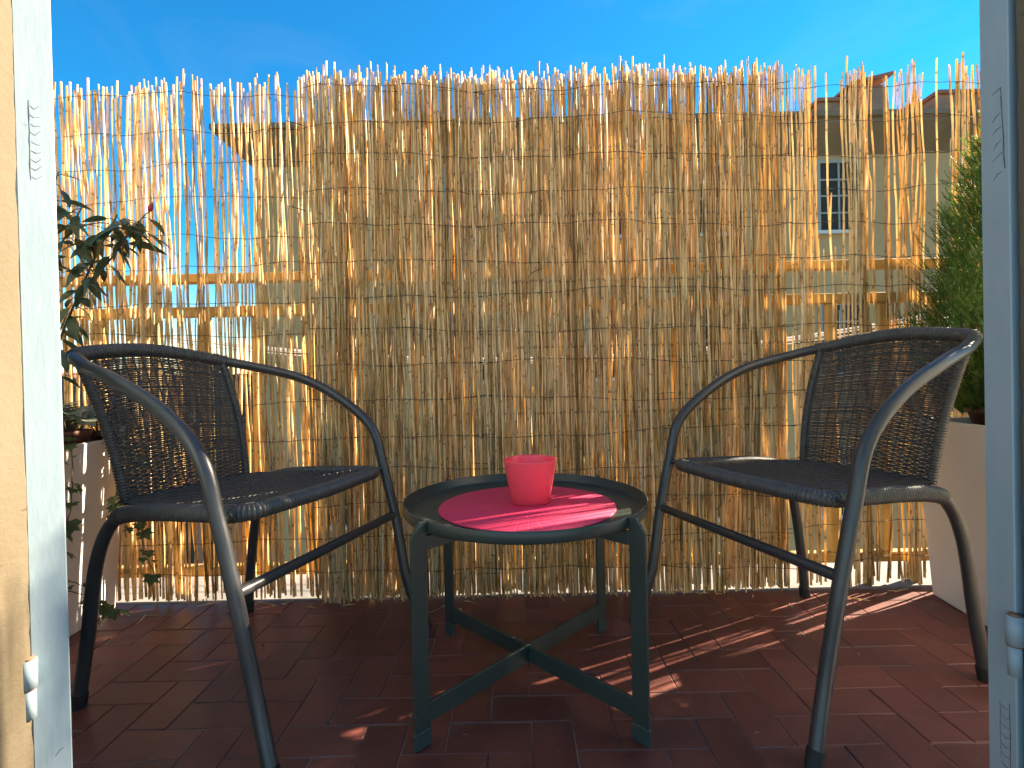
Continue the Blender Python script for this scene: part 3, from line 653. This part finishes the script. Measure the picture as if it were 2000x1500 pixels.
iv = [ivy_mesh(s, 'ivy') for s in (0.028, 0.036, 0.044)]
def ivy(label, strands, seed, every=0.026):
    base = strands[0][0]; t = thing('hanging_ivy', label, 'ivy', base); r = random.Random(seed); B = Vector(base)
    for s in strands:
        c = resample(crom([Vector(p) - B for p in s], 10), 0.012)
        c = [p + Vector((r.gauss(0,0.0012), r.gauss(0,0.0012), 0)) for p in c]
        MB().tube(c, 0.0012, 5).build('vine', M['stem'], t)
        k = 2
        while k < len(c)-1:
            if r.random() < 0.8:
                d = Vector((r.uniform(0.2,1.0), r.uniform(-1.0,0.3), r.uniform(-0.9,0.2))); q = c[k] + d.normalized()*r.uniform(0.006,0.018)
                MB().tube([c[k], q], 0.0008, 4).build('leaf_stalk', M['stem'], t)
                o = ob('leaf', iv[r.randrange(3)], t, q); aim(o, d, r.uniform(-0.9,0.9)); z = r.uniform(0.7,1.1); o.scale = (z,z,z)
            k += r.choice((1,2,2,3,4))
ivy('pale green ivy strands trailing down the planter corner near the reed screen',
    [[(-1.13,1.37,0.47),(-1.083,1.375,0.505),(-1.066,1.37,0.42),(-1.080,1.365,0.30),(-1.070,1.355,0.22)], [(-1.13,1.34,0.47),(-1.080,1.345,0.502),(-1.070,1.33,0.38),(-1.088,1.33,0.27)],
     [(-1.13,1.385,0.47),(-1.088,1.39,0.50),(-1.062,1.385,0.36),(-1.040,1.375,0.20),(-1.010,1.37,0.12),(-0.985,1.365,0.075)]], 31)
ivy('thin dark ivy stems with star shaped leaves hanging low on the planter front',
    [[(-1.155,1.17,0.47),(-1.098,1.165,0.502),(-1.075,1.14,0.38),(-1.085,1.12,0.26),(-1.055,1.14,0.20),(-1.045,1.18,0.16)], [(-1.155,1.22,0.47),(-1.100,1.225,0.500),(-1.082,1.20,0.34),(-1.09,1.17,0.24),(-1.075,1.17,0.12)],
     [(-1.155,1.13,0.47),(-1.098,1.12,0.502),(-1.080,1.10,0.30),(-1.060,1.11,0.20),(-1.040,1.19,0.13),(-1.01,1.25,0.06)]], 33)

# feathery conifer in a brown pot
cf = thing('conifer_shrub', 'feathery bright green conifer in a brown pot set on the white planter', 'shrub', (1.300, 1.232, 0.468))
MB().lathe([(0,0),(0.105,0),(0.122,0.052),(0.128,0.052),(0.128,0.066),(0.120,0.066),(0.112,0.045),(0,0.045)], n=36).build('pot', M['brown_pot'], cf)
MB().tube([(0,0,0.04),(0.005,0.0,0.3),(-0.004,0.004,0.55),(0,0,0.82)], [0.014,0.010,0.006,0.002], 8).build('trunk', M['stem'], cf)
fol = MB(); rc = random.Random(8)
def cone_r(z):
    if z < 0.08: return 0.12 + (z/0.08)*0.07
    if z < 0.26: return 0.19 + (z-0.08)/0.18*0.10
    return 0.290*max(0.0, 1-(z-0.26)/0.64)**0.80 + 0.006
def spray(p, d, L, r):
    side = d.cross(Vector((r.uniform(-1,1), r.uniform(-1,1), r.uniform(-1,1)))).normalized(); up = Vector((0,0,1)); n = 9; prev = p
    for k in range(n):
        t = (k+1)/n; q = p + d*L*t + up*(0.30*L*t*t)
        ax = (q-prev).normalized(); w = side*0.0008
        fol.add([prev-w, prev+w, q+w*0.8, q-w*0.8], [(0,1,2,3)])
        for sg in (-1, 1):
            ln = L*0.34*(1.05-t*0.75)*r.uniform(0.7,1.2); dd = (ax*0.9 + side*sg*0.8 + Vector((r.uniform(-.4,.4), r.uniform(-.4,.4), r.uniform(-.1,.5)))).normalized()
            e = prev + dd*ln; w2 = dd.cross(Vector((r.uniform(-1,1), r.uniform(-1,1), r.uniform(-1,1)))).normalized()*0.0011
            fol.add([prev-w2, prev+w2, e], [(0,1,2)])
        prev = q
for q in range(9500):
    z = 0.05 + 0.82*rc.random()**1.25; rr = cone_r(z); a = rc.uniform(0, 6.283)
    lump = 1 + 0.16*math.sin(3*a + 9*z) + 0.10*math.sin(7*a - 15*z); f = rc.random()**0.42
    rad = max(0.0, rr*lump*f - 0.03); p = Vector((math.cos(a)*rad, min(math.sin(a)*rad, 0.125), z))
    d = Vector((math.cos(a)*0.75, math.sin(a)*(0.75 if math.sin(a) < 0 else 0.2), rc.uniform(0.35,1.1))) + Vector((rc.gauss(0,.25), rc.gauss(0,.25), rc.gauss(0,.2)))
    spray(p, d.normalized(), rc.uniform(0.028, 0.056), rc)
fol.build('foliage', M['conifer'], cf, kind='stuff')

# ------------------------------------------------------------------ crumbs and dry bits on the tiles
cr = [leaf_mesh(0.011, 0.006, 0.5, 0.6, 'stem'), leaf_mesh(0.008, 0.003, 0.5, 0.3, 'bamboo')]
bits = ((-0.075,1.13,0),(-0.33,1.00,0),(-0.36,0.91,0),(0.42,0.86,1),(0.76,1.10,1),(-0.31,1.32,1),(-0.48,1.38,1),(0.56,1.39,1),(0.70,1.36,1),(0.30,1.40,1),(-0.62,1.19,0),(0.62,0.98,1),(-0.10,0.87,1),(0.86,1.35,1),(0.12,1.38,1))
for (x, y, k) in bits:
    o = ob('dry_leaf_bit', cr[k], None, (x, y, 0.0028), (rnd.uniform(-0.1,0.1), rnd.uniform(-0.1,0.1), rnd.uniform(0,6)), 'tiny dry bit of plant litter lying on the clay tiles', 'litter', 'plant litter on the tiles')

straw = [MB().tube([(0,0,0),(0.5*l,0.002,0.001),(l,0,0)], [0.0011,0.0014,0.0008], 5).data('straw_bit', M['reed']) for l in (0.02, 0.035, 0.055)]
for k in range(34):
    x = rnd.uniform(-1.05, 1.1); y = 1.425 - abs(rnd.gauss(0, 0.035))
    lab = 'short broken straw on the tiles at the foot of the airy screen' if x < -0.575 else ('short broken straw on the tiles at the foot of the sparse screen' if x > 0.795 else 'short broken straw on the tiles at the foot of the dense screen')
    ob('straw_bit', straw[k % 3], None, (x, y, 0.0032), (0, 0, rnd.uniform(0, 6.28)), lab, 'straw', 'broken straws along the reed screens')
# ------------------------------------------------------------------ buildings beyond
ap = thing('apartment_building', 'grey beige apartment house with brown eaves and chimneys behind the screens', 'building', (0, 12, -9))
MB().box(-6.146, 20, 0, 11, 0, 14.975).build('wall', M['facade'], ap)
co = MB(); e0, e1 = 0.0, 0.66
def rect(o, z): return [(-6.146-o, -o, z), (20+o, -o, z), (20+o, 11+o, z), (-6.146-o, 11+o, z)]
rows = [rect(0.003, 14.90), rect(0.09, 14.98), rect(0.56, 15.42), rect(0.56, 15.50), rect(0.66, 15.52), rect(0.66, 15.635)]
co.add(sum(rows, []), [(i*4+k, i*4+(k+1)%4, (i+1)*4+(k+1)%4, (i+1)*4+k) for i in range(len(rows)-1) for k in range(4)]).build('cornice', M['cornice'], ap)
rf = MB().add(rect(0.66, 15.636) + [(-1, 5.5, 17.0), (15, 5.5, 17.0)], [(0,1,5,4),(1,2,5),(2,3,4,5),(3,0,4)]).build('roof', M['rooftile'], ap)
for (x0, x1, z1, cap) in ((8.84,9.66,17.27,'flat'), (9.82,10.72,17.66,'slant'), (11.40,11.60,17.05,'flat'), (12.20,13.70,17.42,'flat')):
    g = MB(); g.box(x0, x1, 2.0, 2.9, 15.9, z1).build('chimney', M['brick'], rf)
    cpm = MB()
    if cap == 'slant':
        cpm.add([(x0-0.12,1.9,z1+0.06),(x1+0.16,1.9,z1+0.30),(x1+0.16,3.0,z1+0.30),(x0-0.12,3.0,z1+0.06),(x0-0.12,1.9,z1+0.14),(x1+0.16,1.9,z1+0.40),(x1+0.16,3.0,z1+0.40),(x0-0.12,3.0,z1+0.14)], [(0,3,2,1),(4,5,6,7),(0,1,5,4),(1,2,6,5),(2,3,7,6),(3,0,4,7)])
        cpm.box(x0+0.003, x1-0.003, 2.05, 2.85, z1+0.001, z1+0.10)
    else: cpm.box(x0-0.08, x1+0.08, 1.92, 2.98, z1+0.001, z1+0.10)
    cpm.build('chimney_cap', M['rooftile'], rf)
for x in (-4.3, -1.0, 2.3, 5.0, 8.0, 11.4):
    for z in (13.08, 9.65, 6.2):
        if x == -4.3 and z > 12: continue
        wn_ = MB().box(x-0.45, x+0.45, -0.012, 0.05, z, z+1.62).build('window', M['glass'], ap)
        fr = MB(); fr.box(x-0.53,x-0.4505,-0.05,-0.001,z-0.02,z+1.70); fr.box(x+0.4505,x+0.53,-0.05,-0.001,z-0.02,z+1.70); fr.box(x-0.45,x+0.45,-0.05,-0.001,z+1.6205,z+1.70); fr.box(x-0.02,x+0.02,-0.04,-0.0125,z,z+1.62)
        for k in (0.4, 0.81, 1.2): fr.box(x-0.449, x-0.0205, -0.036, -0.0125, z+k, z+k+0.04); fr.box(x+0.0205, x+0.449, -0.036, -0.0125, z+k, z+k+0.04)
        fr.build('frame', M['winframe'], wn_); MB().box(x-0.58, x+0.58, -0.14, -0.001, z-0.10, z-0.0205).build('sill', M['trim'], wn_)
# lower neighbouring house, its red roof below eye level
lh = thing('low_house', 'low red house with a terracotta tiled roof seen through the airy screen', 'house', (-10.4, 11.5, -9))
MB().box(-4, 4.0, 0, 9, 0, 7.9).build('wall', M['redwall'], lh)
rr_ = MB().add([(-4.3,-0.4,7.75),(4.2,-0.4,7.75),(4.2,4.5,9.75),(-4.3,4.5,9.75),(4.2,9.4,7.75),(-4.3,9.4,7.75),(-4.3,-0.4,7.9),(4.2,-0.4,7.9),(4.2,4.5,9.9),(-4.3,4.5,9.9),(4.2,9.4,7.9),(-4.3,9.4,7.9)],
    [(6,7,8,9),(9,8,10,11),(1,0,3,2),(2,3,5,4),(0,1,7,6),(5,11,10,4),(0,6,9,3),(3,9,11,5),(1,2,8,7),(2,4,10,8)]).build('roof', M['rooftile'], lh)
tube_d = MB().tube([(0,-0.42,7.96),(0,4.48,9.96)], 0.075, 8).data('tile_row', M['rooftile'])
for k in range(40): ob('tile_row', tube_d, rr_, (-4.2 + 0.21*k, 0, 0))
for k, x in enumerate((-2.5, 0.0, 2.5)):
    q = MB().box(x-0.45, x+0.45, -0.02, 0.05, 5.2, 6.8).build('window', M['glass'], lh); MB().box(x-0.55, x+0.55, -0.10, -0.021, 5.08, 5.195).build('sill', M['trim'], q)
MB().box(1.0,1.7,2.5,3.2,8.6,10.6).build('chimney', M['brick'], lh)
rb = random.Random(17)
desc = ('cream house block far off with a low red roof', 'pale grey house block far off with a terracotta roof', 'ochre house block far off behind the low red house', 'white house block far off below the hills', 'broad beige house block far off under the horizon', 'narrow pale house block far off by the hills')
for q, (x, y, wd, hh, mt) in enumerate(((-27,38,9,9.2,'whitewall'),(-44,52,12,10.0,'facade'),(-17,33,6,8.8,'bamboo'),(-34,70,14,10.8,'whitewall'),(-62,66,16,10.5,'facade'),(-26,90,12,11.5,'whitewall'))):
    h = thing('far_house', desc[q], 'house', (x, y, -9), rb.uniform(-0.3,0.3), 'far houses beyond the railing')
    MB().box(-wd/2, wd/2, 0, 8, 0, hh).build('wall', M[mt], h)
    MB().add([(-wd/2-.4,-.4,hh+.002),(wd/2+.4,-.4,hh+.002),(wd/2+.4,8.4,hh+.002),(-wd/2-.4,8.4,hh+.002),(-wd/2+2,4,hh+1.5),(wd/2-2,4,hh+1.5)], [(0,1,5,4),(1,2,5),(2,3,4,5),(3,0,4),(3,2,1,0)]).build('roof', M['rooftile'], h)
    for a in range(int(wd/2.4)):
        for z in (hh-2.4, hh-5.4):
            xx = -wd/2 + 1.3 + a*2.4; MB().box(xx-0.45, xx+0.45, -0.03, 0.05, z, z+1.5).build('window', M['glass'], h)
hv = []; hf = []; NH = 60
for k in range(NH+1):
    x = -1400 + 2800*k/NH; hgt = 16 + 14*math.sin(k*0.37) + 8*math.sin(k*0.9+1) + rb.uniform(-2,2)
    hv += [(x, 820, -9.5), (x, 900, max(4, hgt)), (x, 1200, -9.5)]
for k in range(NH): a = k*3; hf += [(a,a+3,a+4,a+1), (a+1,a+4,a+5,a+2)]
MB().add(hv, hf, True).build('hills', M['hill'], kind='structure')
